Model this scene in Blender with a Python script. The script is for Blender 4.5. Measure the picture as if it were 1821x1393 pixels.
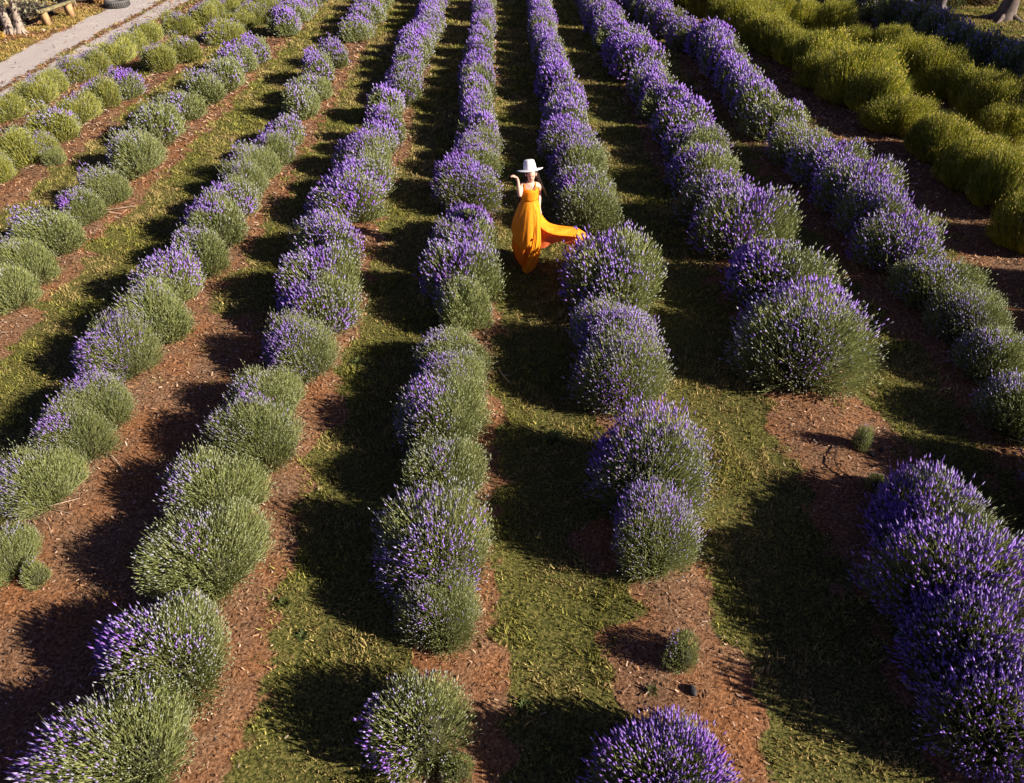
import bpy, math, random
import numpy as np
from mathutils import Vector, Matrix
R = math.radians
random.seed(7)
rng = np.random.default_rng(7)
sc = bpy.context.scene
for o in list(bpy.data.objects):
    bpy.data.objects.remove(o)

# ------------------------------------------------------------------ camera
FPX, WPX, HPX = 1250.0, 1821.0, 1393.0
CAM_H = 5.5
PITCH = math.atan(1016.5 / FPX)
YAW = math.atan(30.5 / (FPX / math.cos(PITCH)))
cam = bpy.data.cameras.new('camera'); camo = bpy.data.objects.new('camera', cam)
sc.collection.objects.link(camo)
cam.sensor_fit = 'HORIZONTAL'; cam.sensor_width = 36.0
cam.lens = 36.0 * FPX / WPX
cam.clip_start = 0.05; cam.clip_end = 6000
camo.location = (0, 0, CAM_H)
camo.rotation_euler = (R(90) - PITCH, 0, -YAW)
sc.camera = camo

# ------------------------------------------------------------------ light
SUN_AZ = (0.925, -0.38)          # horizontal direction towards the sun
SUN_EL = R(26)
world = bpy.data.worlds.new('World'); sc.world = world; world.use_nodes = True
nt = world.node_tree
sky = nt.nodes.new('ShaderNodeTexSky'); sky.sky_type = 'NISHITA'; sky.sun_disc = False
sky.sun_elevation = SUN_EL
sky.sun_rotation = math.atan2(SUN_AZ[0], SUN_AZ[1])
sky.air_density = 0.4; sky.dust_density = 0.2; sky.ozone_density = 2.5
bg = nt.nodes['Background']; bg.inputs['Strength'].default_value = 0.05
tnt = nt.nodes.new('ShaderNodeVectorMath'); tnt.operation = 'MULTIPLY'; tnt.inputs[1].default_value = (1.22, .84, 1.08)
nt.links.new(sky.outputs[0], tnt.inputs[0]); nt.links.new(tnt.outputs[0], bg.inputs['Color'])
sun = bpy.data.lights.new('sun', 'SUN'); suno = bpy.data.objects.new('sun', sun)
sc.collection.objects.link(suno)
sun.energy = 5.0; sun.angle = R(0.5); sun.color = (1.0, 0.88, 0.72)
d = Vector((SUN_AZ[0] * math.cos(SUN_EL), SUN_AZ[1] * math.cos(SUN_EL), math.sin(SUN_EL)))
suno.rotation_euler = (-d).to_track_quat('-Z', 'Y').to_euler()
suno.location = (20, -8, 12)
sc.view_settings.view_transform = 'Standard'; sc.view_settings.look = 'None'
sc.view_settings.exposure = 1.2; sc.view_settings.gamma = 1.0
sc.view_settings.use_curve_mapping = False
try:
    sc.cycles.max_bounces = 6; sc.cycles.diffuse_bounces = 3
    sc.cycles.transmission_bounces = 4; sc.cycles.transparent_max_bounces = 4
except Exception:
    pass

# ------------------------------------------------------------------ helpers
COL = sc.collection
def tag(o, label=None, cat=None, group=None, kind=None):
    if label: o['label'] = label
    if cat: o['category'] = cat
    if group: o['group'] = group
    if kind: o['kind'] = kind
    return o
def empty(name, loc=(0, 0, 0), rz=0.0):
    o = bpy.data.objects.new(name, None); COL.objects.link(o)
    o.location = loc; o.rotation_euler = (0, 0, rz); o.empty_display_size = 0.2
    return o
def link(name, me, parent=None):
    o = bpy.data.objects.new(name, me); COL.objects.link(o)
    if parent is not None: o.parent = parent
    return o
def mesh_np(name, V, T, C=None, mat=None, smooth=False):
    """triangle mesh from arrays; C is a colour per vertex"""
    V = np.ascontiguousarray(V, dtype=np.float32); T = np.ascontiguousarray(T, dtype=np.int32)
    me = bpy.data.meshes.new(name)
    me.vertices.add(len(V)); me.vertices.foreach_set('co', V.ravel())
    n = len(T); me.loops.add(n * 3); me.loops.foreach_set('vertex_index', T.ravel())
    me.polygons.add(n); me.polygons.foreach_set('loop_start', np.arange(0, n * 3, 3, dtype=np.int32))
    if smooth: me.polygons.foreach_set('use_smooth', np.ones(n, dtype=bool))
    me.update(calc_edges=True)
    if C is not None:
        at = me.color_attributes.new('Col', 'FLOAT_COLOR', 'POINT')
        c4 = np.ones((len(V), 4), dtype=np.float32); c4[:, :3] = C
        at.data.foreach_set('color', c4.ravel())
    if mat: me.materials.append(mat)
    return me
class Geo:
    def __init__(s): s.V = []; s.T = []; s.C = []; s.n = 0
    def add(s, V, T, C):
        V = np.asarray(V, float).reshape(-1, 3); T = np.asarray(T, int).reshape(-1, 3)
        C = np.asarray(C, float)
        if C.ndim == 1: C = np.tile(C, (len(V), 1))
        s.V.append(V); s.T.append(T + s.n); s.C.append(C); s.n += len(V)
    def mesh(s, name, mat, smooth=False):
        return mesh_np(name, np.vstack(s.V), np.vstack(s.T), np.vstack(s.C), mat, smooth)
def norm(a): return a / np.maximum(np.linalg.norm(a, axis=-1, keepdims=True), 1e-9)

def hash2(ix, iy, s):
    h = (ix * 374761393 + iy * 668265263 + s * 1442695041) & 0x7fffffff
    h = ((h ^ (h >> 13)) * 1274126177) & 0x7fffffff
    return ((h ^ (h >> 16)) & 0xffff) / 65535.0
def vnoise(x, y, s=0):
    ix = np.floor(x).astype(np.int64); iy = np.floor(y).astype(np.int64)
    fx = x - ix; fy = y - iy
    fx = fx * fx * (3 - 2 * fx); fy = fy * fy * (3 - 2 * fy)
    a = hash2(ix, iy, s); b = hash2(ix + 1, iy, s); c = hash2(ix, iy + 1, s); e = hash2(ix + 1, iy + 1, s)
    return (a * (1 - fx) + b * fx) * (1 - fy) + (c * (1 - fx) + e * fx) * fy
def fbm(x, y, s=0, o=3):
    t = 0; a = 0.5; tot = 0
    for k in range(o):
        t = t + a * vnoise(x * 2 ** k + 17.3 * k, y * 2 ** k - 9.1 * k, s + k); tot += a; a *= .5
    return t / tot
def sstep(a, b, x):
    t = np.clip((x - a) / (b - a), 0, 1); return t * t * (3 - 2 * t)

# ------------------------------------------------------------------ materials
def mat_new(name):
    m = bpy.data.materials.new(name); m.use_nodes = True
    nt = m.node_tree; nt.nodes.clear()
    out = nt.nodes.new('ShaderNodeOutputMaterial')
    return m, nt, out
def mat_leaf(name, transl=0.3, rough=0.6, var=0.25, spec=0.25, tint=(1, 1, 1)):
    """vertex colour times a fine random variation, with some light passing through"""
    m, nt, out = mat_new(name)
    at = nt.nodes.new('ShaderNodeAttribute'); at.attribute_name = 'Col'
    oi = nt.nodes.new('ShaderNodeObjectInfo')
    ge = nt.nodes.new('ShaderNodeTexCoord')
    no = nt.nodes.new('ShaderNodeTexNoise'); no.inputs['Scale'].default_value = 7.0
    nt.links.new(ge.outputs['Object'], no.inputs['Vector'])
    mr = nt.nodes.new('ShaderNodeMapRange')
    mr.inputs['To Min'].default_value = 1 - var; mr.inputs['To Max'].default_value = 1 + var
    mr.inputs['From Min'].default_value = .3; mr.inputs['From Max'].default_value = .7
    nt.links.new(no.outputs[0], mr.inputs[0])
    m2 = nt.nodes.new('ShaderNodeMapRange'); m2.inputs['To Min'].default_value = .88; m2.inputs['To Max'].default_value = 1.12
    nt.links.new(oi.outputs['Random'], m2.inputs[0])
    mu = nt.nodes.new('ShaderNodeMath'); mu.operation = 'MULTIPLY'
    nt.links.new(mr.outputs[0], mu.inputs[0]); nt.links.new(m2.outputs[0], mu.inputs[1])
    vm = nt.nodes.new('ShaderNodeVectorMath'); vm.operation = 'SCALE'
    nt.links.new(at.outputs['Color'], vm.inputs[0]); nt.links.new(mu.outputs[0], vm.inputs['Scale'])
    tn = nt.nodes.new('ShaderNodeVectorMath'); tn.operation = 'MULTIPLY'; tn.inputs[1].default_value = tint
    nt.links.new(vm.outputs[0], tn.inputs[0])
    bs = nt.nodes.new('ShaderNodeBsdfPrincipled'); bs.inputs['Roughness'].default_value = rough
    bs.inputs['Specular IOR Level'].default_value = spec
    nt.links.new(tn.outputs[0], bs.inputs['Base Color'])
    tr = nt.nodes.new('ShaderNodeBsdfTranslucent'); nt.links.new(tn.outputs[0], tr.inputs['Color'])
    mx = nt.nodes.new('ShaderNodeMixShader'); mx.inputs[0].default_value = transl
    nt.links.new(bs.outputs[0], mx.inputs[1]); nt.links.new(tr.outputs[0], mx.inputs[2])
    nt.links.new(mx.outputs[0], out.inputs['Surface'])
    return m
def mat_plain(name, col, rough=0.7, scale=12.0, var=0.2, bump=0.3, stretch=(1, 1, 1), col2=None, transl=0.0):
    m, nt, out = mat_new(name)
    tc = nt.nodes.new('ShaderNodeTexCoord'); mp = nt.nodes.new('ShaderNodeMapping')
    mp.inputs['Scale'].default_value = stretch
    nt.links.new(tc.outputs['Object'], mp.inputs['Vector'])
    no = nt.nodes.new('ShaderNodeTexNoise'); no.inputs['Scale'].default_value = scale
    no.inputs['Detail'].default_value = 6
    nt.links.new(mp.outputs[0], no.inputs['Vector'])
    cr = nt.nodes.new('ShaderNodeValToRGB')
    c2 = col2 or tuple(c * (1 + var) for c in col)
    cr.color_ramp.elements[0].position = .35; cr.color_ramp.elements[1].position = .65
    cr.color_ramp.elements[0].color = (*[c * (1 - var) for c in col], 1)
    cr.color_ramp.elements[1].color = (*c2, 1)
    nt.links.new(no.outputs[0], cr.inputs[0])
    bs = nt.nodes.new('ShaderNodeBsdfPrincipled'); bs.inputs['Roughness'].default_value = rough
    bs.inputs['Specular IOR Level'].default_value = .3
    nt.links.new(cr.outputs[0], bs.inputs['Base Color'])
    if bump:
        bp = nt.nodes.new('ShaderNodeBump'); bp.inputs['Strength'].default_value = bump
        bp.inputs['Distance'].default_value = .02
        nt.links.new(no.outputs[0], bp.inputs['Height']); nt.links.new(bp.outputs[0], bs.inputs['Normal'])
    if transl:
        tr = nt.nodes.new('ShaderNodeBsdfTranslucent'); nt.links.new(cr.outputs[0], tr.inputs['Color'])
        mx = nt.nodes.new('ShaderNodeMixShader'); mx.inputs[0].default_value = transl
        nt.links.new(bs.outputs[0], mx.inputs[1]); nt.links.new(tr.outputs[0], mx.inputs[2])
        nt.links.new(mx.outputs[0], out.inputs['Surface'])
    else:
        nt.links.new(bs.outputs[0], out.inputs['Surface'])
    return m
M = dict(
    foliage=mat_leaf('lavender_foliage', .25, .65, .22),
    flower=mat_leaf('lavender_flower', .22, .7, .15, .15),
    tall=mat_leaf('tall_stem_foliage', .45, .6, .25),
    grass=mat_leaf('lawn_grass', .3, .7, .2),
    chips=mat_leaf('bark_chips', .0, .85, .3),
    treeleaf=mat_leaf('tree_leaf', .35, .5, .25),
)

# ------------------------------------------------------------------ ground
ROWS = {
 'R0': [(-11.5,17.12,0.42,1),(-11.35,18.22,0.48,0),(-11.38,19.17,0.4,1),(-11.32,20.2,0.5,0),(-11.08,20.78,0.43,0),(-10.94,21.9,0.48,0),(-10.91,23.01,0.4,0),(-10.94,24.34,0.49,0),(-10.52,25.81,0.5,1),(-10.03,26.93,0.46,1),(-10.01,28.03,0.46,1),(-10.01,29.18,0.46,1),(-10.01,30.33,0.46,1)],
 'R1': [(-9.66,13.46,0.26,0),(-9.71,14.42,0.46,1),(-9.39,14.69,0.23,0),(-9.67,15.76,0.47,1),(-9.72,16.85,0.43,0),(-9.66,18.0,0.48,1),(-9.34,18.71,0.42,3),(-9.44,21.32,0.52,1),(-9.07,22.27,0.46,1),(-8.68,24.55,0.57,1),(-8.63,26.23,0.53,1),(-8.43,27.23,0.5,1),(-8.41,28.33,0.5,1),(-8.41,29.48,0.5,1),(-8.41,30.63,0.5,1)],
 'R2': [(-7.08,8.86,0.39,0),(-7.2,9.56,0.44,0),(-7.27,10.58,0.55,1),(-7.26,11.65,0.44,1),(-7.14,12.38,0.41,1),(-7.23,13.9,0.51,1),(-7.46,15.58,0.59,1),(-7.43,16.93,0.55,1),(-7.23,18.28,0.53,1),(-7.15,19.41,0.55,1),(-7.13,20.89,0.54,2),(-6.98,22.08,0.54,2),(-6.94,25.41,0.55,2),(-6.94,27.08,0.54,2),(-6.92,28.18,0.54,2),(-6.92,29.33,0.54,2),(-6.92,30.48,0.54,2)],
 'R3': [(-4.65,4.16,0.35,1),(-4.74,5.06,0.45,1),(-4.69,5.76,0.46,0),(-4.68,6.33,0.46,1),(-4.79,7.26,0.51,2),(-4.63,8.01,0.47,1),(-4.73,8.89,0.47,2),(-4.65,9.89,0.45,1),(-4.72,10.89,0.54,2),(-4.72,11.77,0.47,2),(-4.72,12.65,0.44,1),(-4.67,13.45,0.46,1),(-4.6,14.24,0.46,2),(-4.61,15.19,0.46,3),(-4.61,17.21,0.44,1),(-4.65,18.32,0.49,1),(-4.73,19.9,0.49,2),(-4.63,21.58,0.48,2),(-4.46,24.56,0.53,2),(-4.43,25.74,0.54,2),(-4.39,26.91,0.58,2),(-4.37,28.01,0.58,2),(-4.37,29.16,0.58,2),(-4.37,30.31,0.58,2)],
 'R4': [(-2.73,2.33,0.6,1),(-2.69,3.1,0.59,1),(-2.72,4.07,0.6,0),(-2.9,4.83,0.56,1),(-2.68,5.68,0.52,0),(-2.73,6.35,0.49,1),(-2.55,7.22,0.58,1),(-2.49,8.17,0.57,2),(-2.57,8.91,0.58,2),(-2.63,10.16,0.6,2),(-2.6,11.61,0.65,3),(-2.52,12.56,0.57,2),(-2.63,13.72,0.56,3),(-2.48,14.68,0.49,3),(-2.36,15.32,0.46,2),(-2.58,16.93,0.45,3),(-2.39,18.27,0.53,3),(-2.42,19.28,0.52,3),(-2.39,20.31,0.52,3),(-2.36,21.34,0.55,2),(-2.38,22.44,0.55,3),(-2.32,23.35,0.53,3),(-2.26,24.25,0.53,3),(-2.21,25.15,0.55,3),(-2.25,26.07,0.53,3),(-2.28,26.99,0.54,3),(-2.26,28.09,0.54,3),(-2.26,29.24,0.54,3),(-2.26,30.39,0.54,3)],
 'R5': [(-0.66,2.51,0.48,0),(-0.54,3.49,0.39,0),(-0.57,4.08,0.57,2),(-0.6,5.04,0.49,0),(-0.66,5.91,0.58,0),(-0.52,6.66,0.49,1),(-0.62,7.21,0.51,1),(-0.47,8.18,0.48,0),(-0.49,8.91,0.59,2),(-0.5,9.8,0.52,2),(-0.49,10.63,0.44,3),(-0.54,12.26,0.56,3),(-0.5,13.52,0.51,2),(-0.45,14.28,0.48,2),(-0.44,15.06,0.48,2),(-0.43,15.73,0.48,2),(-0.44,16.56,0.48,2),(-0.51,17.52,0.47,2),(-0.57,18.48,0.49,1),(-0.52,19.5,0.49,3),(-0.5,20.5,0.47,3),(-0.48,21.5,0.48,2),(-0.46,22.63,0.47,2),(-0.47,24.15,0.46,2),(-0.45,25.02,0.45,2),(-0.44,25.89,0.47,2),(-0.44,27.58,0.47,2),(-0.42,28.68,0.47,2),(-0.42,29.83,0.47,2)],
 'R6': [(1.16,2.03,0.55,3),(1.45,4.24,0.5,2),(1.56,5.02,0.68,2),(1.48,6.59,0.64,2),(1.53,7.38,0.65,2),(1.7,8.91,0.65,3),(1.54,11.12,0.61,1),(1.53,12.0,0.62,1),(1.49,13.24,0.59,2),(1.48,14.43,0.56,3),(1.51,15.5,0.54,2),(1.57,16.59,0.54,2),(1.57,17.36,0.54,3),(1.47,18.44,0.53,3),(1.54,19.46,0.53,2),(1.51,20.38,0.51,2),(1.49,21.3,0.51,2),(1.46,22.21,0.53,2),(1.45,23.26,0.51,2),(1.44,24.3,0.53,2),(1.47,25.19,0.51,2),(1.5,26.08,0.51,2),(1.53,26.98,0.52,2),(1.55,28.08,0.52,2),(1.55,29.23,0.52,2),(1.55,30.38,0.52,2)],
 'R7': [(3.78,2.49,0.67,3),(3.87,3.0,0.68,3),(3.96,3.54,0.73,3),(4.08,4.25,0.66,3),(3.93,7.22,0.89,2),(3.95,8.76,0.82,2),(3.96,10.36,0.8,2),(3.83,11.3,0.75,2),(3.82,12.8,0.72,2),(3.96,14.08,0.73,2),(3.96,15.37,0.71,2),(3.88,16.77,0.68,2),(3.86,17.74,0.62,2),(3.84,18.71,0.6,2),(3.8,20.19,0.73,3),(3.75,21.11,0.7,3),(3.71,22.04,0.72,3),(3.51,23.32,0.68,2),(3.52,24.21,0.67,2),(3.53,25.1,0.69,3),(3.49,26.85,0.69,2),(3.51,27.95,0.69,2),(3.51,29.1,0.69,2),(3.51,30.25,0.69,2)],
 'R8': [(6.01,6.01,0.61,1),(6.25,7.01,0.63,1),(6.36,7.82,0.64,1),(6.29,8.67,0.64,1),(6.22,9.74,0.66,2),(6.27,10.67,0.68,2),(6.33,11.6,0.73,2),(6.25,12.8,0.71,2),(6.17,14.0,0.74,1),(6.16,15.59,0.68,1),(5.96,16.62,0.65,2),(6.01,17.74,0.64,2),(6.05,18.86,0.64,2),(6.1,19.98,0.68,2),(6.19,21.17,0.67,2),(6.29,22.35,0.69,3),(5.75,23.35,0.69,2),(5.55,24.98,0.69,2),(5.44,25.9,0.67,2),(5.32,26.82,0.69,2),(5.32,27.92,0.69,2),(5.32,29.07,0.69,2),(5.32,30.22,0.69,2)],
 'R9': [(8.75,5.88,0.78,0),(8.75,7.33,0.78,0),(8.75,8.78,0.78,0),(8.75,10.23,0.78,0),(8.94,11.68,0.81,0),(8.96,12.92,0.79,0),(8.99,14.16,0.82,0),(9.01,16.02,0.93,0),(8.94,17.07,0.92,0),(8.88,18.13,0.97,0),(8.79,19.23,0.93,0),(8.69,20.33,0.95,0),(8.54,21.55,0.91,0),(8.39,22.77,0.94,0),(8.2,23.9,0.91,0),(8.01,25.04,0.94,0),(7.81,26.14,0.94,0),(7.61,28.19,0.94,0),(7.41,30.24,0.94,0),(7.21,32.29,0.94,0)],
 'R10': [(11.24,15.24,0.8,0),(11.38,16.3,0.79,0),(11.52,17.36,0.83,0),(11.52,18.32,0.83,0),(11.52,19.27,0.88,0),(11.49,20.7,0.78,0),(11.46,22.13,0.72,0),(10.89,23.07,0.71,0),(10.59,24.17,0.71,0),(10.29,25.92,0.71,0),(9.99,27.67,0.71,0),(9.69,29.42,0.71,0)],
}

ROW_X = {}
for k, t in ROWS.items(): ROW_X[k] = float(np.median([p[0] for p in t]))
# (row x, mulch edge on its left, mulch edge on its right)
STRIPS = [(ROW_X['R0'], .9, .55), (ROW_X['R1'], .25, .48), (ROW_X['R2'], .2, .52), (ROW_X['R3'], .15, .56),
          (ROW_X['R4'], .22, .48), (ROW_X['R5'], .22, .44), (ROW_X['R6'], .34, .42), (ROW_X['R7'], .60, .70),
          (ROW_X['R8'], .75, .9), (ROW_X['R9'], 1.4, 1.3), (ROW_X['R10'], 1.4, 1.0), (13.6, 1.4, .8)]
def masks(x, y):
    """grass cover 0..1 and gravel cover 0..1 at a point of the field"""
    n = (fbm(x * 1.1, y * 1.1, 3) - .5) * 1.0 + (fbm(x * 5, y * 5, 9, 3) - .5) * 1.15
    m = np.zeros_like(x)
    for rx, a, b in STRIPS:
        dx = x - rx
        e = np.where(dx < 0, -dx / a, dx / b)
        m = np.maximum(m, 1 - sstep(.74, 1.24, e + n * .85))
    # the path between the second row left of the woman and the next is bare in front
    bare = sstep(-4.9, -4.3, x) * (1 - sstep(-2.8, -2.3, x)) * (1 - sstep(7.6, 9.4, y + n * 2))
    m = np.maximum(m, bare * sstep(.2, .45, fbm(x * 1.3, y * 1.3, 31) + .12))
    # mulch patches round the young plants
    for px, py, pr in ((3.9, 5.4, .85), (3.8, 6.0, .75), (1.42, 3.15, .60), (1.0, 4.4, .35)):
        dd = np.hypot(x - px, (y - py)) / pr
        m = np.maximum(m, 1 - sstep(.75, 1.15, dd + n * .6))
    tl = (1 - sstep(-12.1, -11.9, x + n * .3))
    dirt_left = (1 - sstep(.56, .70, fbm(x * .8, y * .55, 41)))
    m = np.where(x < -12, np.maximum(m * 0, dirt_left * .9), m)
    grass = 1 - m
    cx = -13.9 - (y - 22) * .0
    e1 = np.abs(x - cx + n * .30) / .72
    g1 = 1 - sstep(.85, 1.1, e1)
    e2 = np.abs(x + 12.55 + n * .2) / .42
    g2 = (1 - sstep(.7, 1.3, e2)) * .85
    gravel = np.maximum(g1, g2)
    road = sstep(31.0, 31.3, y + n * .5) * sstep(14.5, 15, x)
    gravel = np.maximum(gravel, road)
    far = sstep(34, 40, y)
    return np.clip(grass, 0, 1), np.clip(gravel, 0, 1)
def gh(x, y):
    """ground height"""
    z = (fbm(x * .7, y * .7, 5) - .5) * .05 + (fbm(x * 4, y * 4, 6, 2) - .5) * .025
    for rx, a, b in STRIPS:
        z = z + .07 * np.exp(-((x - rx) / .55) ** 2)
    fade = (1 - sstep(40, 60, np.abs(y))) * (1 - sstep(25, 40, np.abs(x)))
    return z * fade
def axis_x():
    a = np.concatenate([-np.geomspace(2500, 26, 12), np.arange(-24, -12, .14), np.arange(-12, 12, .065), np.arange(12, 24, .14), np.geomspace(26, 2500, 12)])
    return a
def axis_y():
    a = [-2500, -900, -300, -100, -40, -15, -6, -3, -1]
    y = 0.0
    while y < 34:
        a.append(y); y += max(.05, .0058 * math.hypot(y, 5.5) * 1.15)
    a += [36, 40, 50, 70, 120, 250, 600, 1400, 3000]
    return np.array(a, float)
gx, gy = axis_x(), axis_y()
XX, YY = np.meshgrid(gx, gy)
ZZ = gh(XX, YY)
G, GR = masks(XX, YY)
nx, ny = len(gx), len(gy)
idx = np.arange(nx * ny).reshape(ny, nx)
a, b, c, e = idx[:-1, :-1].ravel(), idx[:-1, 1:].ravel(), idx[1:, 1:].ravel(), idx[1:, :-1].ravel()
T = np.vstack([np.stack([a, b, c], 1), np.stack([a, c, e], 1)])
Cg = np.stack([G.ravel(), GR.ravel(), (1 - sstep(-14.9, -14.4, XX)).ravel()], 1)
m, nt, out = mat_new('field_ground')
at = nt.nodes.new('ShaderNodeAttribute'); at.attribute_name = 'Col'
sp = nt.nodes.new('ShaderNodeSeparateColor'); nt.links.new(at.outputs['Color'], sp.inputs[0])
geo = nt.nodes.new('ShaderNodeNewGeometry')
def noise(sc_, det=5, rough=.6):
    n = nt.nodes.new('ShaderNodeTexNoise'); n.inputs['Scale'].default_value = sc_; n.inputs['Detail'].default_value = det
    n.inputs['Roughness'].default_value = rough
    nt.links.new(geo.outputs['Position'], n.inputs['Vector']); return n
def ramp(fac, stops):
    r = nt.nodes.new('ShaderNodeValToRGB')
    while len(r.color_ramp.elements) < len(stops): r.color_ramp.elements.new(.5)
    for el, (p, c) in zip(r.color_ramp.elements, stops): el.position = p; el.color = (*c, 1)
    nt.links.new(fac, r.inputs[0]); return r
n_f = noise(38, 6, .7); n_m = noise(7, 5); n_l = noise(1.4, 3)
n_g = noise(95, 3, .7)
mul = ramp(n_f.outputs[0], [(.3, (.040, .020, .012)), (.46, (.14, .074, .044)), (.6, (.27, .155, .098)), (.74, (.42, .29, .21))])
gra = ramp(n_f.outputs[0], [(.36, (.016, .020, .007)), (.5, (.088, .090, .024)), (.62, (.20, .18, .055)), (.75, (.33, .26, .13))])
grv = ramp(n_g.outputs[0], [(.35, (.32, .28, .27)), (.55, (.52, .47, .45)), (.7, (.62, .58, .56))])
def mix(f, a, b):
    x = nt.nodes.new('ShaderNodeMix'); x.data_type = 'RGBA'
    nt.links.new(f, x.inputs[0]); nt.links.new(a, x.inputs[6]); nt.links.new(b, x.inputs[7]); return x.outputs[2]
red = nt.nodes.new('ShaderNodeMix'); red.data_type = 'RGBA'; red.blend_type = 'MULTIPLY'
tnt = ramp(n_l.outputs[0], [(.35, (1.2, .98, .72)), (.65, (1.0, 1.08, 1.08))])
red.inputs[0].default_value = 1.0
nt.links.new(mul.outputs[0], red.inputs[6]); nt.links.new(tnt.outputs[0], red.inputs[7])
addn = nt.nodes.new('ShaderNodeMath'); addn.operation = 'MULTIPLY_ADD'
nt.links.new(n_m.outputs[0], addn.inputs[0]); addn.inputs[1].default_value = .9; addn.inputs[2].default_value = -.45
add2 = nt.nodes.new('ShaderNodeMath'); add2.operation = 'ADD'; nt.links.new(sp.outputs[0], add2.inputs[0]); nt.links.new(addn.outputs[0], add2.inputs[1])
gm = nt.nodes.new('ShaderNodeMapRange'); gm.inputs['From Min'].default_value = .35; gm.inputs['From Max'].default_value = .65
nt.links.new(add2.outputs[0], gm.inputs[0])
lit = ramp(n_f.outputs[0], [(.3, (.10, .045, .015)), (.5, (.30, .15, .05)), (.7, (.46, .28, .11))])
soil = mix(sp.outputs[2], red.outputs[2], lit.outputs[0])
c1 = mix(gm.outputs[0], soil, gra.outputs[0])
add3 = nt.nodes.new('ShaderNodeMath'); add3.operation = 'ADD'; nt.links.new(sp.outputs[1], add3.inputs[0]); nt.links.new(addn.outputs[0], add3.inputs[1])
gm2 = nt.nodes.new('ShaderNodeMapRange'); gm2.inputs['From Min'].default_value = .3; gm2.inputs['From Max'].default_value = .7
nt.links.new(add3.outputs[0], gm2.inputs[0])
c2 = mix(gm2.outputs[0], c1, grv.outputs[0])
bs = nt.nodes.new('ShaderNodeBsdfPrincipled'); bs.inputs['Roughness'].default_value = .95; bs.inputs['Specular IOR Level'].default_value = .1
nt.links.new(c2, bs.inputs['Base Color'])
bp = nt.nodes.new('ShaderNodeBump'); bp.inputs['Strength'].default_value = .8; bp.inputs['Distance'].default_value = .03
nt.links.new(n_f.outputs[0], bp.inputs['Height']); nt.links.new(bp.outputs[0], bs.inputs['Normal'])
nt.links.new(bs.outputs[0], out.inputs['Surface'])
M['ground'] = m
go = link('ground', mesh_np('ground', np.stack([XX.ravel(), YY.ravel(), ZZ.ravel()], 1), T, Cg, m, True))
tag(go, 'field ground of red brown bark mulch strips and patchy grass paths', 'ground', kind='structure')
def gz(x, y): return float(gh(np.array([x], float), np.array([y], float))[0])

# grass and bark as real small pieces lying on the sheet
def scatter(n, power=1.6, ymin=1.6, ymax=32.5, xlim=1.0):
    """points denser near the viewer; returns x, y, distance"""
    u = rng.random(n)
    a_, b_ = math.hypot(ymin, 5.5), math.hypot(ymax, 5.5)
    p = 2 - power
    dd = (a_ ** p + u * (b_ ** p - a_ ** p)) ** (1 / p)
    y = np.sqrt(np.maximum(dd * dd - 5.5 ** 2, ymin ** 2))
    hw = (y * .62 + 5.5 * .6 + 1.2) * xlim * 1.08
    x = (rng.random(n) * 2 - 1) * hw
    return x, y, np.hypot(y, 5.5)
def blades(n):
    x, y, dist = scatter(n, 1.35)
    g, gr = masks(x, y)
    pat = fbm(x * 2.1, y * 2.1, 55)
    fine = fbm(x * 9, y * 9, 57, 2)
    keep = rng.random(n) < np.clip(g * (1 - gr) * (.25 + 1.1 * sstep(.25, .6, pat) * sstep(.25, .62, fine) + .16), 0, 1)
    # a few weeds come up through the mulch
    keep |= (g < .3) & (gr < .1) & (fbm(x * 3, y * 3, 99) > .72) & (rng.random(n) < .35)
    x, y, dist, pat, fine = x[keep], y[keep], dist[keep], pat[keep], fine[keep]
    n = len(x)
    z = gh(x, y)
    s = np.clip(dist / 9, .85, 3.2)
    clump = sstep(.35, .68, fine)
    h = (.012 + .036 * rng.random(n)) * (.5 + .8 * pat) * (.55 + .9 * clump) * (.75 + .25 * s)
    w = (.0045 + .0045 * rng.random(n)) * s
    az = rng.random(n) * 2 * np.pi; ln = rng.random(n) * 1.1 * h
    az2 = rng.random(n) * 2 * np.pi
    base = np.stack([x, y, z], 1)
    side = np.stack([np.cos(az), np.sin(az), np.zeros(n)], 1) * w[:, None]
    tip = base + np.stack([np.cos(az2) * ln, np.sin(az2) * ln, h], 1)
    V = np.stack([base - side, base + side, tip], 1).reshape(-1, 3)
    T = np.arange(n * 3).reshape(-1, 3)
    dry = sstep(.40, .62, fbm(x * 1.7 + 9, y * 1.7, 61) + (rng.random(n) - .5) * .35)
    gA = np.array([.108, .122, .028]); gB = np.array([.30, .282, .06]); dr = np.array([.36, .27, .12])
    r = rng.random(n)[:, None]
    c = gA * (1 - r) + gB * r
    c = c * (1 - dry[:, None] * .75) + dr * dry[:, None] * .75
    lf = (x < -14.4)[:, None]; c = np.where(lf, c * .55 + np.array([.42, .27, .08]) * .45, c)
    c = c * (.40 + 1.10 * rng.random(n))[:, None] * (.75 + .45 * clump)[:, None]
    return V, T, np.repeat(c, 3, axis=0)
V, T, C = blades(1600000)
o = link('grass', mesh_np('grass', V, T, C, M['grass'])); tag(o, 'short patchy green and straw coloured grass on the paths between the rows', 'grass', kind='stuff')
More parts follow.
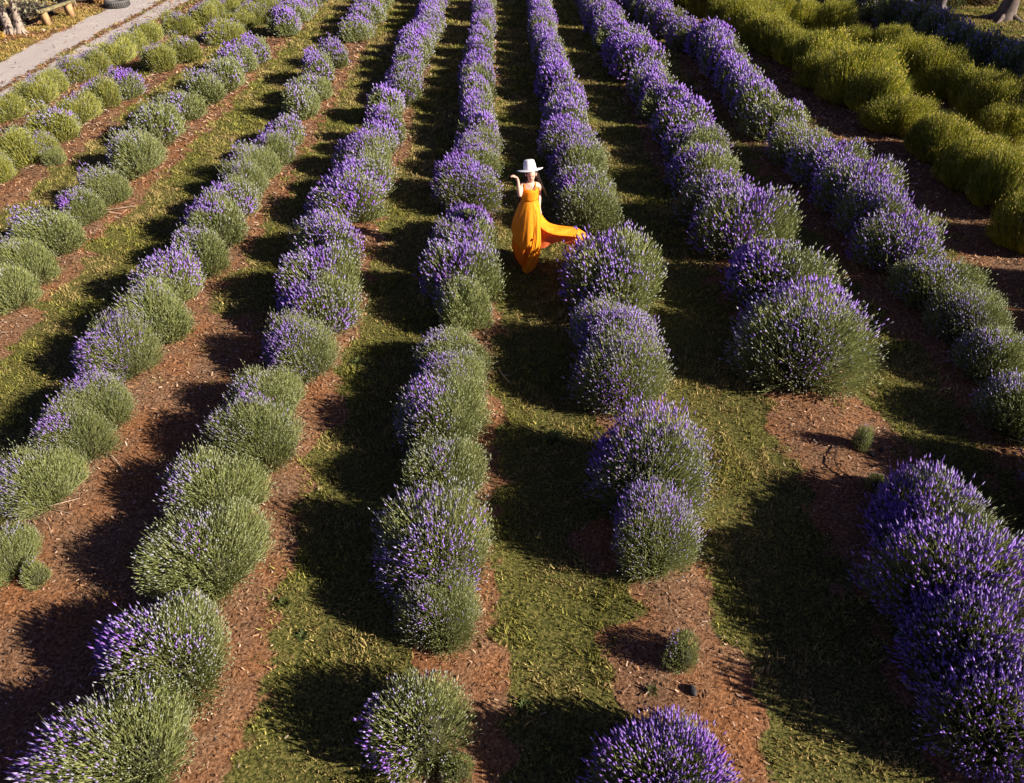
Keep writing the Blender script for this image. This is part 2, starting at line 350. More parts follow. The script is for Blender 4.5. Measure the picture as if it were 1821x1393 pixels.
def chips(n):
    x, y, dist = scatter(n, 1.25)
    g, gr = masks(x, y)
    keep = (rng.random(n) < np.clip((1 - g) * (1 - gr) + .012, 0, 1))
    x, y, dist = x[keep], y[keep], dist[keep]; n = len(x)
    z = gh(x, y) + .004 + .012 * rng.random(n)
    s = np.clip(dist / 9, .8, 2.6)
    L = (.010 + .022 * rng.random(n) ** 2) * s; W = (.003 + .005 * rng.random(n)) * s
    az = rng.random(n) * 2 * np.pi; ti = (rng.random(n) - .5) * 1.0
    dx = np.stack([np.cos(az) * np.cos(ti), np.sin(az) * np.cos(ti), np.sin(ti)], 1) * L[:, None]
    dy = np.stack([-np.sin(az), np.cos(az), (rng.random(n) - .5) * .9], 1) * W[:, None]
    c0 = np.stack([x, y, z + np.abs(dx[:, 2])], 1)
    V = np.stack([c0 - dx - dy, c0 + dx - dy, c0 + dx + dy, c0 - dx + dy], 1).reshape(-1, 3)
    q = np.arange(n)[:, None] * 4
    T = np.vstack([q + [0, 1, 2], q + [0, 2, 3]])
    pal = np.array([[.10, .050, .030], [.24, .125, .068], [.34, .185, .105], [.42, .29, .20], [.055, .030, .022], [.46, .37, .29]])
    c = pal[rng.choice(6, n, p=[.24, .28, .2, .1, .14, .04])]
    return V, T, np.repeat(c, 4, axis=0)
V, T, C = chips(260000)
o = link('bark_mulch', mesh_np('bark_mulch', V, T, C, M['chips'])); tag(o, 'red brown bark chips and needles strewn along the rows', 'mulch', kind='stuff')

# ------------------------------------------------------------------ lavender bushes
def lump_field(seed, amp=.13):
    r = np.random.default_rng(seed)
    D = norm(r.normal(size=(9, 3))); A = r.normal(size=9) * amp
    def f(d):
        v = np.zeros(len(d))
        for k in range(9): v += A[k] * np.exp(3.0 * (d @ D[k] - 1))
        return 1 + v
    return f
def bush_meshes(seed, nst, nleaf, wmul, level, kind='lav', hgt=1.36, headn=1.0, yellow=False):
    """unit radius bush. returns (foliage mesh, flower mesh or None)"""
    r = np.random.default_rng(seed)
    zc = hgt * .30; c = hgt - zc
    lump = lump_field(seed, .13 if kind == 'lav' else .22)
    def dirs(n, lo=-.42):
        cz = lo + (1 - lo) * r.random(n) ** .92; ph = r.random(n) * 2 * np.pi
        s = np.where(cz > 0, np.maximum(1 - np.abs(cz) ** 2.3, 0) ** .5, 1 - .25 * np.abs(cz) ** 1.3); return np.stack([np.cos(ph) * s, np.sin(ph) * s, cz], 1)
    # the bush is a handful of clumps that lean apart
    K = int(r.integers(5, 8)); la = np.arange(K) * 6.283 / K + r.random(K) * .9
    lr = .50 * np.sqrt(.25 + .75 * r.random(K)); LC = np.stack([np.cos(la) * lr, np.sin(la) * lr], 1); LC[0] *= .15
    LR = .46 + .22 * r.random(K); LR[0] = .70; LH = .66 + .46 * r.random(K); LH[0] = .80 + .2 * r.random()
    pw = LR ** 2 / (LR ** 2).sum()
    def place(n, sh, lo, cull):
        d0 = dirs(int(n * 2.4), lo); li = r.choice(K, len(d0), p=pw)
        s_ = sh(len(d0)) * lump(norm(d0))
        P = d0 * s_[:, None] * np.stack([LR[li], LR[li], c * LH[li]], 1); P[:, :2] += LC[li]; P[:, 2] += zc * (.75 + .25 * LH[li])
        ok = np.ones(len(d0), bool)
        for k in range(K):
            q = (P - [LC[k, 0], LC[k, 1], zc]) / [LR[k], LR[k], c * LH[k]]
            ok &= ~(((q ** 2).sum(1) < cull ** 2) & (li != k))
        ok = np.flatnonzero(ok)[:n]
        return P[ok], norm(P[ok] * [1, 1, .9] - [0, 0, zc * .8]), li[ok]
    fz = (lambda m: .78 + .28 * r.random(m) + (r.random(m) < .12) * .24 * r.random(m))
    tip, dd, lob = place(nst, fz, -.42, .82); n = len(dd)
    lobb = r.normal(size=K) * .16
    tip[:, 2] = np.maximum(tip[:, 2], .14 + .12 * r.random(n))
    lean = norm(dd * [1, 1, .15] * (.62 if kind == 'lav' else .34) + [0, 0, 1] + r.normal(size=(n, 3)) * (.13 if kind == 'lav' else .08))
    sl = (.62 + .30 * r.random(n))
    base = tip - lean * sl[:, None]; low = base[:, 2] < .0; base[low, 2] = 0.0
    base[:, :2] *= .86
    mid = base * .5 + tip * .5 + dd * [.035, .035, 0] + r.normal(size=(n, 3)) * .02
    F = Geo(); H = Geo()
    if yellow:
        sA = np.array([.20, .22, .05]); sB = np.array([.40, .39, .11])
        lA = np.array([.17, .19, .035]); lB = np.array([.36, .36, .08])
    elif kind == 'lav':
        sA = np.array([.16, .19, .07]); sB = np.array([.34, .36, .16])
        lA = np.array([.13, .165, .050]); lB = np.array([.28, .31, .105])
    else:
        sA = np.array([.27, .27, .025]); sB = np.array([.58, .55, .06])
        lA = np.array([.10, .125, .018]); lB = np.array([.27, .28, .04])
    w = .0062 * wmul
    # stalk ribbons, upper two thirds only, faced at random
    t0 = .12
    p0 = base * (1 - t0) ** 2 + 2 * mid * t0 * (1 - t0) + tip * t0 ** 2
    t1 = .6
    p1 = base * (1 - t1) ** 2 + 2 * mid * t1 * (1 - t1) + tip * t1 ** 2
    sd = norm(np.cross(tip - base, r.normal(size=(n, 3)))) * w
    V = np.stack([p0 - sd, p0 + sd, p1 - sd * .8, p1 + sd * .8, tip], 1).reshape(-1, 3)
    q = np.arange(n)[:, None] * 5
    T = np.vstack([q + [0, 1, 3], q + [0, 3, 2], q + [2, 3, 4]])
    k = r.random(n)[:, None]; cs = sA * (1 - k) + sB * k
    F.add(V, T, np.repeat(cs, 5, axis=0))
    # leaves: narrow blades through the shell, pointing up and out
    pl, dl, _ = place(nleaf, (lambda m: .52 + .34 * r.random(m) ** .8) if kind == 'lav' else (lambda m: .52 + .42 * r.random(m) ** .7), -.55, .50); m_ = len(dl)
    pl[:, 2] = np.maximum(pl[:, 2], .03)
    up = norm(dl * [.8, .8, .3] + [0, 0, 1.1] + r.normal(size=(m_, 3)) * (.30 if kind == 'lav' else .16))
    ll = (.075 + .07 * r.random(m_)) * (1.0 if kind == 'lav' else 1.9) * (wmul ** .4)
    sw = norm(np.cross(up, r.normal(size=(m_, 3)))) * (.0085 * wmul * (1 if kind == 'lav' else .8))
    V = np.stack([pl - sw, pl + sw, pl + up * ll[:, None]], 1).reshape(-1, 3)
    k = r.random(m_)[:, None]; cl = lA * (1 - k) + lB * k
    F.add(V, np.arange(m_ * 3).reshape(-1, 3), np.repeat(cl, 3, axis=0))
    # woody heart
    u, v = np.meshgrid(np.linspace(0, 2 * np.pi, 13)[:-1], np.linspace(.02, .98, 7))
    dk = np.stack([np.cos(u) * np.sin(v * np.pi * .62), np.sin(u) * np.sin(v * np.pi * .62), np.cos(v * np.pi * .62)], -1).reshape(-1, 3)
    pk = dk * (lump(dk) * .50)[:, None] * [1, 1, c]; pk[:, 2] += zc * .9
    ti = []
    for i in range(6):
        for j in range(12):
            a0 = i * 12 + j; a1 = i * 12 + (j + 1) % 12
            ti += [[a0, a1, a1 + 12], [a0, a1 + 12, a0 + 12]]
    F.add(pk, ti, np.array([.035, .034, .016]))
    # flower heads on the stalk ends
    ax = norm(tip - p1)
    hl = (.060 + .070 * r.random(n)) * headn; hr = (.0110 + .006 * r.random(n)) * wmul ** .75 * headn
    bias = level * .27 - .47 - .33 * dd[:, 0] + .34 * (dd[:, 2] - .3) + .18 * dd[:, 1]
    cl_ = np.zeros(n)
    cent = dirs(14, -.1); amp = r.normal(size=14)
    for k_ in range(14): cl_ += amp[k_] * np.exp(14 * (dd @ cent[k_] - 1))
    pr = bias + lobb[lob] + cl_ * .22 + (r.random(n) - .5) * .75
    if kind == 'lav':
        P = [np.array([.32, .185, .63]), np.array([.31, .15, .60]), np.array([.38, .31, .62]), np.array([.36, .37, .41]), np.array([.30, .33, .19])]
        col = np.where((pr > .52)[:, None], P[0], np.where((pr > .26)[:, None], P[2], np.where((pr > .02)[:, None], P[3], P[4])))
        mg = (cl_ > 1.25) & (pr > .5); col[mg] = P[1]
        col = col * (.75 + .5 * r.random(n))[:, None]
        keep = (r.random(n) < np.clip(.55 + pr * .5, .35, 1))
        big = np.clip(.75 + pr * .5, .7, 1.3)
    else:
        col = np.where((r.random(n) > .35)[:, None], np.array([.58, .53, .08]), np.array([.60, .52, .24]))
        keep = r.random(n) < .75; big = np.full(n, .7)
    ax, hl, hr, tp, col, big = ax[keep], hl[keep] * big[keep], hr[keep] * big[keep], tip[keep], col[keep], big[keep]
    nh = len(tp)
    s1 = norm(np.cross(ax, r.normal(size=(nh, 3)))); s2 = np.cross(ax, s1)
    b0 = tp - ax * hl[:, None] * .35; t_ = tp + ax * hl[:, None] * .75
    mp = b0 * .62 + t_ * .38
    ring = [mp + (s1 * math.cos(a) + s2 * math.sin(a)) * hr[:, None] for a in (0, 2.094, 4.189)]
    V = np.stack([b0, *ring, t_], 1).reshape(-1, 3)
    q = np.arange(nh)[:, None] * 5
    T = np.vstack([q + f for f in ([0, 2, 1], [0, 3, 2], [0, 1, 3], [4, 1, 2], [4, 2, 3], [4, 3, 1])])
    H.add(V, T, np.repeat(col, 5, axis=0))
    nm = 'lavender' if kind == 'lav' else 'tall'
    return F.mesh(nm + '_foliage', M['foliage'] if kind == 'lav' else M['tall']), H.mesh(nm + '_spikes', M['flower'] if kind == 'lav' else M['tall'])
LIB = {}
SPEC = {'near': (3600, 6500, 1.0, 5), 'mid': (2000, 4200, 1.5, 4), 'far': (1100, 2400, 2.4, 3)}
sd_ = 100
for lod, (a_, b_, w_, cnt) in SPEC.items():
    for lv in range(4):
        LIB[lod, lv] = []
        for i in range(cnt if lod != 'near' else 4):
            sd_ += 1; LIB[lod, lv].append(bush_meshes(sd_, a_, b_, w_, lv, headn={'near': 1.0, 'mid': 1.1, 'far': 1.3}[lod]))
LIB['sparse'] = [bush_meshes(777, 1500, 2300, 1.15, 1, headn=1.1)]
LIB['farY'] = []
for i in range(6):
    sd_ += 1; LIB['farY'].append(bush_meshes(sd_, 1300, 3000, 2.1, i % 2, headn=1.15, yellow=True))
for lod, a_ in (('tallmid', (5200, 6500, 1.0)), ('tallfar', (3200, 4000, 1.5))):
    LIB[lod] = []
    for i in range(3):
        sd_ += 1; LIB[lod].append(bush_meshes(sd_, *a_, 0, 'tall', 1.16, .8))
def make_bush(loc, r, rz, fol, flo, name, label, cat, group, flip, sz=1.0, flower_name='flower_spikes', ly=1.0):
    t = empty(name, loc, rz); t.scale = (r, r * flip * ly, r * sz)
    tag(t, label, cat, group)
    f = link('foliage', fol, t); f['kind'] = 'stuff'
    h = link(flower_name, flo, t); h['kind'] = 'stuff'
    return t
ORD = ['front', 'second', 'third', 'fourth', 'fifth', 'sixth', 'seventh', 'eighth', 'ninth', 'tenth', 'eleventh', 'twelfth', 'thirteenth', 'fourteenth',
       'fifteenth', 'sixteenth', 'seventeenth', 'eighteenth', 'nineteenth', 'twentieth', 'twenty-first', 'twenty-second', 'twenty-third',
       'twenty-fourth', 'twenty-fifth', 'twenty-sixth', 'twenty-seventh', 'twenty-eighth', 'twenty-ninth', 'thirtieth', 'thirty-first', 'thirty-second', 'thirty-third']
ROWTXT = {'R0': 'row nearest the gravel track', 'R1': 'second row from the gravel track', 'R2': 'third row from the gravel track',
          'R3': 'fourth row from the gravel track', 'R4': 'second row left of the woman', 'R5': 'row just left of the woman',
          'R6': 'row just right of the woman', 'R7': 'second row right of the woman', 'R8': 'row beside the tall yellow-green one',
          'R9': 'nearer yellow-green row', 'R10': 'farther yellow-green row'}
LOOK = {0: 'mostly green', 1: 'lightly flowering', 2: 'purple-flecked', 3: 'deep purple'}
for k, t in ROWS.items():
    for i, (x, y, r, lv) in enumerate(t):
        dist = math.hypot(y, 5.5)
        rr = r * random.uniform(.97, 1.05)
        flip = random.choice((-1, 1)); rz = R(random.uniform(-24, 24))
        th = 'front' if i == 0 else ORD[i] + ' from the front'
        pos = ('frontmost' if i == 0 else th) + ' in the ' + ROWTXT[k]
        z = gz(x, y) - .02
        gap = min([abs(t[j][1] - y) for j in (i - 1, i + 1) if 0 <= j < len(t)])
        ly = min(max(gap / (2 * rr) * 1.28, .98), 1.42) if gap < 1.7 else 1.0
        if k in ('R9', 'R10'):
            fo, fl = random.choice(LIB['tallmid' if y < 17 else 'tallfar'])
            make_bush((x, y, z), rr * 1.0, R(random.uniform(0, 360)), fo, fl, 'tall_lavender_bush', 'tall bush, ' + pos, 'lavender bush',
                      'tall yellow-green lavender bushes', flip, (.50 + .66 * r) / 1.16 / r * random.uniform(.72, 1.08), 'seed_spikes')
        else:
            lod = 'near' if dist < 9.6 else ('mid' if dist < 15.5 else 'far')
            fo, fl = random.choice(LIB['farY'] if k in ('R0', 'R1') and lv < 2 else LIB[lod, lv])
            if k == 'R5' and i == 0: rr *= .9; fo, fl = LIB['sparse'][0]
            make_bush((x, y, z), rr * 1.04, rz, fo, fl, 'lavender_bush', LOOK[lv] + ' bush, ' + pos, 'lavender bush',
                      'lavender bushes planted in rows', flip, (.45 + .57 * r) / 1.36 / r * (.86 if k in ('R0', 'R1', 'R2', 'R3') else .96) * random.uniform(.90, 1.10), ly=ly) if lod != 'near' else make_bush((x, y, z), rr * .98, rz, fo, fl, 'lavender_bush', LOOK[lv] + ' bush, ' + pos, 'lavender bush',
                      'lavender bushes planted in rows', flip, (.45 + .57 * r) / 1.36 / r * (.88 if k == 'R3' else 1.0) * random.uniform(.88, 1.02), ly=min(ly, 1.12))
# bushes right of the frame that throw their shade into it
for x, y, wd in ((5.85, 4.9, 'nearest to the visible ones'), (5.8, 4.0, 'between two others'), (5.8, 3.1, 'farthest forward')):
    fo, fl = random.choice(LIB['near', 2])
    make_bush((x, y, gz(x, y) - .02), .62, 0, fo, fl, 'lavender_bush', 'purple-flecked bush just out of the picture at lower right, ' + wd, 'lavender bush', 'lavender bushes planted in rows', 1)
# the shaded purple row beneath the trees
y = 16.6; i = 0
while y < 30.5:
    fo, fl = random.choice(LIB['far', 1])
    x = 13.5 + random.uniform(-.1, .1)
    make_bush((x, y, gz(x, y) - .02), random.uniform(.72, .85), R(random.uniform(-20, 20)), fo, fl, 'lavender_bush',
              'dark purple bush, ' + ('frontmost' if i == 0 else ORD[i] + ' from the front') + ' in the shaded row under the trees', 'lavender bush',
              'shaded purple lavender bushes by the lawn', 1, 1.0)
    y += random.uniform(1.25, 1.45); i += 1

# young and stray plants on the mulch
def small(x, y, r, lv, label, sz=1.0, key='near', nm='young_lavender_plant'):
    fo, fl = LIB[key, lv][0]
    make_bush((x, y, gz(x, y) - .01), r, R(random.uniform(-20, 20)), fo, fl, nm, label, 'young plant', 'young lavender plants filling gaps', 1, sz)
SM = [bush_meshes(900 + i, 420, 1300, 2.1, 0, headn=1.3) for i in range(3)]
def small(x, y, r, q, label, sz=1.1):
    fo, fl = SM[q]
    make_bush((x, y, gz(x, y) - .01), r, R(random.uniform(-60, 60)), fo, fl, 'young_lavender_plant', label, 'young plant', 'young lavender plants filling gaps', 1, sz)
small(3.98, 5.62, .125, 0, 'small round grey-green plant on the bare red mulch mound', 1.9)
small(3.92, 5.02, .15, 1, 'small thin plant touching the big purple bush at right', 1.1)
small(1.47, 3.10, .19, 2, 'small round plant between the last two bushes right of the woman', 1.25)
small(-4.30, 4.02, .15, 0, 'little dark plant on the mulch at the left edge', 1.3)
small(-.62, 1.95, .20, 1, 'sparse low plant cut by the bottom edge below the centre bush', .9)
small(-.36, 2.25, .17, 1, 'small stray plant leaning beside the front centre bush', 1.2)
small(-9.0, 14.2, .24, 2, 'small bright yellow-green plant in the second row from the track', 1.2)
def tuft(x, y, r, n, label, col, seed, name='weed'):
    g = Geo(); q = np.random.default_rng(seed)
    az = q.random(n) * 6.283; le = r * (.6 + .6 * q.random(n)); el = .3 + .9 * q.random(n)
    b0 = np.stack([np.cos(az) * .01, np.sin(az) * .01, np.zeros(n)], 1)
    d1 = np.stack([np.cos(az) * np.cos(el), np.sin(az) * np.cos(el), np.sin(el)], 1)
    m1 = b0 + d1 * le[:, None] * .6; t1 = b0 + d1 * le[:, None]; t1[:, 2] -= le * .22
    s = np.stack([-np.sin(az), np.cos(az), np.zeros(n)], 1) * (r * .07)
    V = np.stack([b0 - s * .5, b0 + s * .5, m1 - s, m1 + s, t1], 1).reshape(-1, 3)
    k = np.arange(n)[:, None] * 5
    T = np.vstack([k + [0, 1, 3], k + [0, 3, 2], k + [2, 3, 4]])
    g.add(V, T, np.repeat(np.array(col) * (.7 + .6 * q.random(n))[:, None], 5, axis=0))
    o = link(name, g.mesh(name, M['grass'])); o.location = (x, y, gz(x, y)); tag(o, label, 'weed', 'weeds on the paths')
tuft(.60, 5.85, .16, 60, 'long-bladed green tuft on the mulch just left of a flowering bush', (.14, .17, .05), 1)
tuft(.15, 2.75, .08, 50, 'broad-leaved weed on the front grass patch right of centre', (.07, .10, .03), 2)
tuft(-1.75, 3.42, .07, 50, 'dark green weed at the edge of the front centre shadow', (.07, .10, .03), 3)
tuft(-3.55, 4.35, .07, 50, 'small weed in the deep shadow left of the big green bush', (.07, .10, .03), 4)
tuft(-1.98, 3.72, .08, 40, 'small weed on the mulch beside the lower left bushes', (.09, .12, .03), 5)
tuft(1.18, 2.85, .06, 50, 'low weed on the mulch below the small round plant', (.08, .10, .03), 6)
tuft(-1.86, 7.35, .12, 50, 'low leafy weed on the path between two rows left', (.10, .13, .04), 7)

# fallen sticks
def tube(g, pts, rads, col, k=6, cap=True):
    pts = [Vector(p) for p in pts]; n = len(pts); V = []
    for i, p in enumerate(pts):
        t = (pts[min(i + 1, n - 1)] - pts[max(i - 1, 0)]).normalized()
        ref = Vector((0, 0, 1)) if abs(t.z) < .9 else Vector((1, 0, 0))
        s = t.cross(ref).normalized(); u = s.cross(t).normalized()
        for j in range(k):
            a = 6.28318 * j / k
            V.append(p + (s * math.cos(a) + u * math.sin(a)) * rads[i])
    T = []
    for i in range(n - 1):
        for j in range(k):
            a0 = i * k + j; a1 = i * k + (j + 1) % k
            T += [[a0, a1, a1 + k], [a0, a1 + k, a0 + k]]
    if cap:
        for s_, i in ((0, 0), (1, n - 1)):
            V.append(pts[i]); c = len(V) - 1
            for j in range(k):
                a0 = i * k + j; a1 = i * k + (j + 1) % k
                T.append([c, a1, a0] if s_ == 0 else [c, a0, a1])
    g.add([tuple(v) for v in V], T, np.array(col))
M['wood'] = mat_leaf('dead_wood', 0, .8, .35)
def stick(pts, r0, label, side=()):
    g = Geo(); p0 = pts[0]
    P = [(x, y, gz(x, y) + r0 + h) for x, y, h in pts]
    tube(g, P, [r0 * (1 - .6 * i / (len(P) - 1)) for i in range(len(P))], (.34, .26, .20))
    for s in side:
        tube(g, [(x, y, gz(x, y) + r0 * .6 + h) for x, y, h in s], [r0 * .6, r0 * .4, r0 * .2][:len(s)], (.30, .23, .17))
    o = link('fallen_stick', g.mesh('fallen_stick', M['wood'])); tag(o, label, 'stick', 'dry sticks on the mulch')
stick([(-4.38, 5.66, 0), (-4.28, 5.62, .03), (-4.18, 5.52, .03), (-4.07, 5.40, 0)], .010, 'thin curved dry stick lying on the mulch left of centre')
stick([(-7.35, 11.45, 0), (-7.05, 11.75, .05), (-6.8, 12.0, .02)], .016, 'pale forked stick beside the third row from the track', [[(-7.05, 11.75, .05), (-6.7, 11.8, .03)], [(-7.0, 11.8, .05), (-6.6, 12.15, .03)]])
stick([(-4.95, 4.75, 0), (-4.6, 4.85, .06), (-4.35, 5.0, .03)], .007, 'pale twiggy pruning at the foot of the lower left bush', [[(-4.7, 4.8, .05), (-4.5, 4.65, .02), (-4.4, 4.5, 0)], [(-4.6, 4.85, .05), (-4.35, 4.8, .03)]])
stick([(-.05, 7.2, 0), (.02, 7.0, .05), (.12, 6.85, .02)], .009, 'dry grey stick right of the centre row near the shade', [[(.02, 7.0, .04), (.15, 7.05, .03)]])
# black irrigation hose end and stones by the young plant
g = Geo()
tube(g, [(3.72, 5.62, gz(3.72, 5.62) + .02), (3.66, 5.5, gz(3.66, 5.5) + .03), (3.60, 5.36, gz(3.6, 5.36) + .04), (3.62, 5.22, gz(3.62, 5.22) + .03), (3.70, 5.14, gz(3.7, 5.14) + .02)], [.006] * 5, (.012, .012, .012), 8)
o = link('irrigation_hose', g.mesh('irrigation_hose', M['wood'])); tag(o, 'short curl of thin black hose beside the small round plant', 'hose')
def rock(name, loc, s, col, seed, label, cat, group=None, mt=None):
    q = np.random.default_rng(seed)
    import bmesh
    bm = bmesh.new(); bmesh.ops.create_icosphere(bm, subdivisions=3, radius=1)
    D = norm(q.normal(size=(7, 3))); A = q.normal(size=7) * .16
    for v in bm.verts:
        d_ = np.array(v.co); k = 1 + sum(A[i] * max(0, d_ @ D[i]) ** 2 for i in range(7))
        v.co = Vector((v.co.x * s[0] * k, v.co.y * s[1] * k, v.co.z * s[2] * k))
    me = bpy.data.meshes.new(name); bm.to_mesh(me); bm.free()
    for p in me.polygons: p.use_smooth = True
    me.materials.append(mt); o = link(name, me); o.location = loc; tag(o, label, cat, group); return o
M['darkstone'] = mat_plain('dark_stone', (.03, .03, .034), .7, 30, .4, .5)
M['greyrock'] = mat_plain('grey_rock', (.15, .13, .13), .9, 6, .4, .8)
rock('stone', (4.08, 5.50, gz(4.08, 5.5) + .015), (.035, .03, .03), None, 1, 'small dark stone on the mulch mound nearest the young plant', 'stone', 'dark stones on the mound', M['darkstone'])
rock('stone', (4.22, 5.58, gz(4.22, 5.58) + .015), (.03, .025, .03), None, 2, 'small dark stone on the mulch mound, farther right of two', 'stone', 'dark stones on the mound', M['darkstone'])
rock('stone', (1.50, 2.83, gz(1.5, 2.83) + .02), (.030, .042, .026), None, 3, 'dark rounded lump standing in for an unknown dark hole below the small round plant', 'stone', None, M['darkstone'])  # made-up lump where a dark hole-like oval of unknown nature lies

# ------------------------------------------------------------------ trees and lawn things in the back corners
def tree(name, x, y, trunks, crown_c, crown_r, nleaf, leafsize, cols, bark, label, seed, group=None, lift=0, drop=0, nl=9):
    q = np.random.default_rng(seed); z0 = gz(x, y)
    root = empty(name, (x, y, z0)); tag(root, label, 'tree', group)
    g = Geo(); ends = []
    cc = Vector(crown_c); cr = Vector(crown_r)
    for (bx, by, r0, lean_x, lean_y, h, flare) in trunks:
        pts = [(bx, by, -.05), (bx + lean_x * .06, by + lean_y * .06, .12), (bx + lean_x * .2, by + lean_y * .2, h * .22), (bx + lean_x * .55, by + lean_y * .55, h * .55), (bx + lean_x, by + lean_y, h)]
        tube(g, pts, [r0 * flare, r0 * (1 + (flare - 1) * .45), r0, r0 * .85, r0 * .6], bark, 12, False)
        # root flare buttresses
        for a in range(5):
            an = a * 1.256 + q.random()
            tube(g, [(bx, by, .28), (bx + math.cos(an) * r0 * flare * 1.1, by + math.sin(an) * r0 * flare * 1.1, .03), (bx + math.cos(an) * r0 * flare * 2.0, by + math.sin(an) * r0 * flare * 2.0, -.06)], [r0 * .5, r0 * .35, r0 * .15], bark, 6, False)
        for k in range(nl):
            an = k * 2.4 + q.random(); st = Vector(pts[3]).lerp(Vector(pts[4]), q.random())
            en = cc + Vector((math.cos(an) * cr.x * .75, math.sin(an) * cr.y * .75, (q.random() * 1.2 - .5) * cr.z))
            md = st.lerp(en, .5) + Vector((0, 0, .25))
            tube(g, [st, md, en], [r0 * .4, r0 * .25, r0 * .08], bark, 6, False); ends += [en, md.lerp(en, .5), md]
    link('trunk', g.mesh('trunk', M['bark']), root)
    g = Geo(); n = nleaf
    E = np.array([list(e) for e in ends] + [[*(np.array(crown_c) + norm(q.normal(size=(1, 3)))[0] * np.array(crown_r) * q.random() ** .4)] for _ in range(46)])
    ci = q.integers(0, len(E), n)
    P = E[ci] + q.normal(size=(n, 3)) * (min(crown_r) * .17)
    if drop: P[:, 2] -= np.abs(q.normal(size=n)) * drop
    dv = norm(q.normal(size=(n, 3))); sv = norm(np.cross(dv, q.normal(size=(n, 3))))
    L = leafsize * (.7 + .6 * q.random(n))[:, None]
    V = np.stack([P - dv * L, P + sv * L * .42, P + dv * L, P - sv * L * .42], 1).reshape(-1, 3)
    kk = np.arange(n)[:, None] * 4
    T = np.vstack([kk + [0, 1, 2], kk + [0, 2, 3]])
    cA, cB = np.array(cols[0]), np.array(cols[1]); r_ = q.random(n)[:, None]
    g.add(V, T, np.repeat(cA * (1 - r_) + cB * r_, 4, axis=0))
    link('crown', g.mesh('crown', M['treeleaf']), root)
    return root
M['bark'] = mat_leaf('tree_bark', 0, .85, .35)
OL = ((.20, .21, .12), (.42, .42, .28)); GN = ((.05, .075, .02), (.12, .15, .04)); AU = ((.30, .16, .03), (.50, .36, .10))
tree('olive_tree', -15.95, 25.85, [(-.12, 0, .13, -.15, .1, 2.2, 1.5), (.17, .02, .11, .2, .1, 2.1, 1.5)], (0.25, .25, 1.95), (1.65, 1.4, 1.15), 12000, .06, OL, (.30, .25, .21),
     'pale grey-leaved tree with twin trunks on the left beside the bench', 11, None, 0, .25)
tree('shade_tree', 17.95, 27.35, [(0, 0, .24, .25, .1, 3.2, 1.9)], (.3, 0, 4.4), (2.4, 2.4, 1.6), 7000, .13, GN, (.13, .10, .09), 'big flared grey trunk on the right lawn, nearest the corner', 12, 'trees on the right lawn')
tree('shade_tree', 15.78, 30.2, [(0, 0, .15, .0, .1, 2.8, 1.3)], (0, 0, 4.2), (2, 2, 1.5), 5000, .13, GN, (.12, .10, .11), 'dark slim trunk at the top edge, leftmost of the right lawn trees', 13, 'trees on the right lawn')
tree('shade_tree', 16.55, 29.15, [(0, 0, .15, .1, .1, 2.8, 1.3)], (0, 0, 4.1), (2, 2, 1.5), 5000, .13, GN, (.12, .10, .11), 'dark slim trunk in the middle of the right lawn trees', 14, 'trees on the right lawn')
tree('orange_leaved_tree', 17.75, 30.3, [(-.35, 0, .11, .2, 0, 1.1, 1.3)], (-.1, -.1, 1.15), (1.0, .8, .85), 5000, .06, AU, (.32, .17, .12), 'low orange and yellow leaved tree behind the right lawn', 15, None, 0, .2, 6)
for (x, y, s, lb) in ((20.2, 13.6, 20, 'nearest of the shade trees out of the picture at right'), (20.5, 17.2, 21, 'second of the shade trees out of the picture at right'),
                     (20.2, 20.9, 22, 'third of the shade trees out of the picture at right')):
    tree('shade_tree', x, y, [(0, 0, .22, .1, .1, 3.0, 1.6)], (0, 0, 4.0), (2.4, 2.3, 1.3), 15000, .15, GN, (.16, .13, .12), lb, s, 'shade trees beyond the right edge')

def shrub(name, x, y, r, h, n, size, cols, label, seed, cat='shrub', group=None):
    q = np.random.default_rng(seed); g = Geo()
    root = empty(name, (x, y, gz(x, y))); tag(root, label, cat, group)
    dd = norm(q.normal(size=(n, 3))); dd[:, 2] = np.abs(dd[:, 2])
    lump = lump_field(seed)
    P = dd * (lump(dd) * (.6 + .4 * q.random(n)))[:, None] * [r, r, h]
    dv = norm(dd + q.normal(size=(n, 3)) * .7); sv = norm(np.cross(dv, q.normal(size=(n, 3)))); L = size * (.6 + .8 * q.random(n))[:, None]
    V = np.stack([P - dv * L, P + sv * L * .4, P + dv * L, P - sv * L * .4], 1).reshape(-1, 3)
    k = np.arange(n)[:, None] * 4; T = np.vstack([k + [0, 1, 2], k + [0, 2, 3]])
    cA, cB = np.array(cols[0]), np.array(cols[1]); r_ = q.random(n)[:, None]
    g.add(V, T, np.repeat(cA * (1 - r_) + cB * r_, 4, axis=0))
    f = link('foliage', g.mesh('foliage', M['treeleaf']), root); f['kind'] = 'stuff'
    g = Geo()
    for a in range(7):
        an = a * .9 + q.random()
        tube(g, [(0, 0, -.03), (math.cos(an) * r * .3, math.sin(an) * r * .3, h * .4), (math.cos(an) * r * .6, math.sin(an) * r * .6, h * .75)], [.02, .015, .006], (.14, .10, .07), 5)
    link('stem', g.mesh('stem', M['bark']), root)
shrub('dry_shrub', -15.1, 30.9, .5, .55, 2500, .035, ((.40, .22, .08), (.55, .36, .16)), 'low orange dry shrub behind the tyre at the top left', 31)
shrub('dry_shrub', -16.25, 25.15, .28, .30, 900, .03, ((.42, .26, .04), (.55, .38, .08)), 'small yellow shrub at the foot of the twin trunks', 32)
shrub('dark_shrub', 17.0, 30.0, .75, .6, 2600, .05, ((.03, .045, .02), (.08, .08, .03)), 'dark low shrub between the slim trunks and the orange tree', 33)
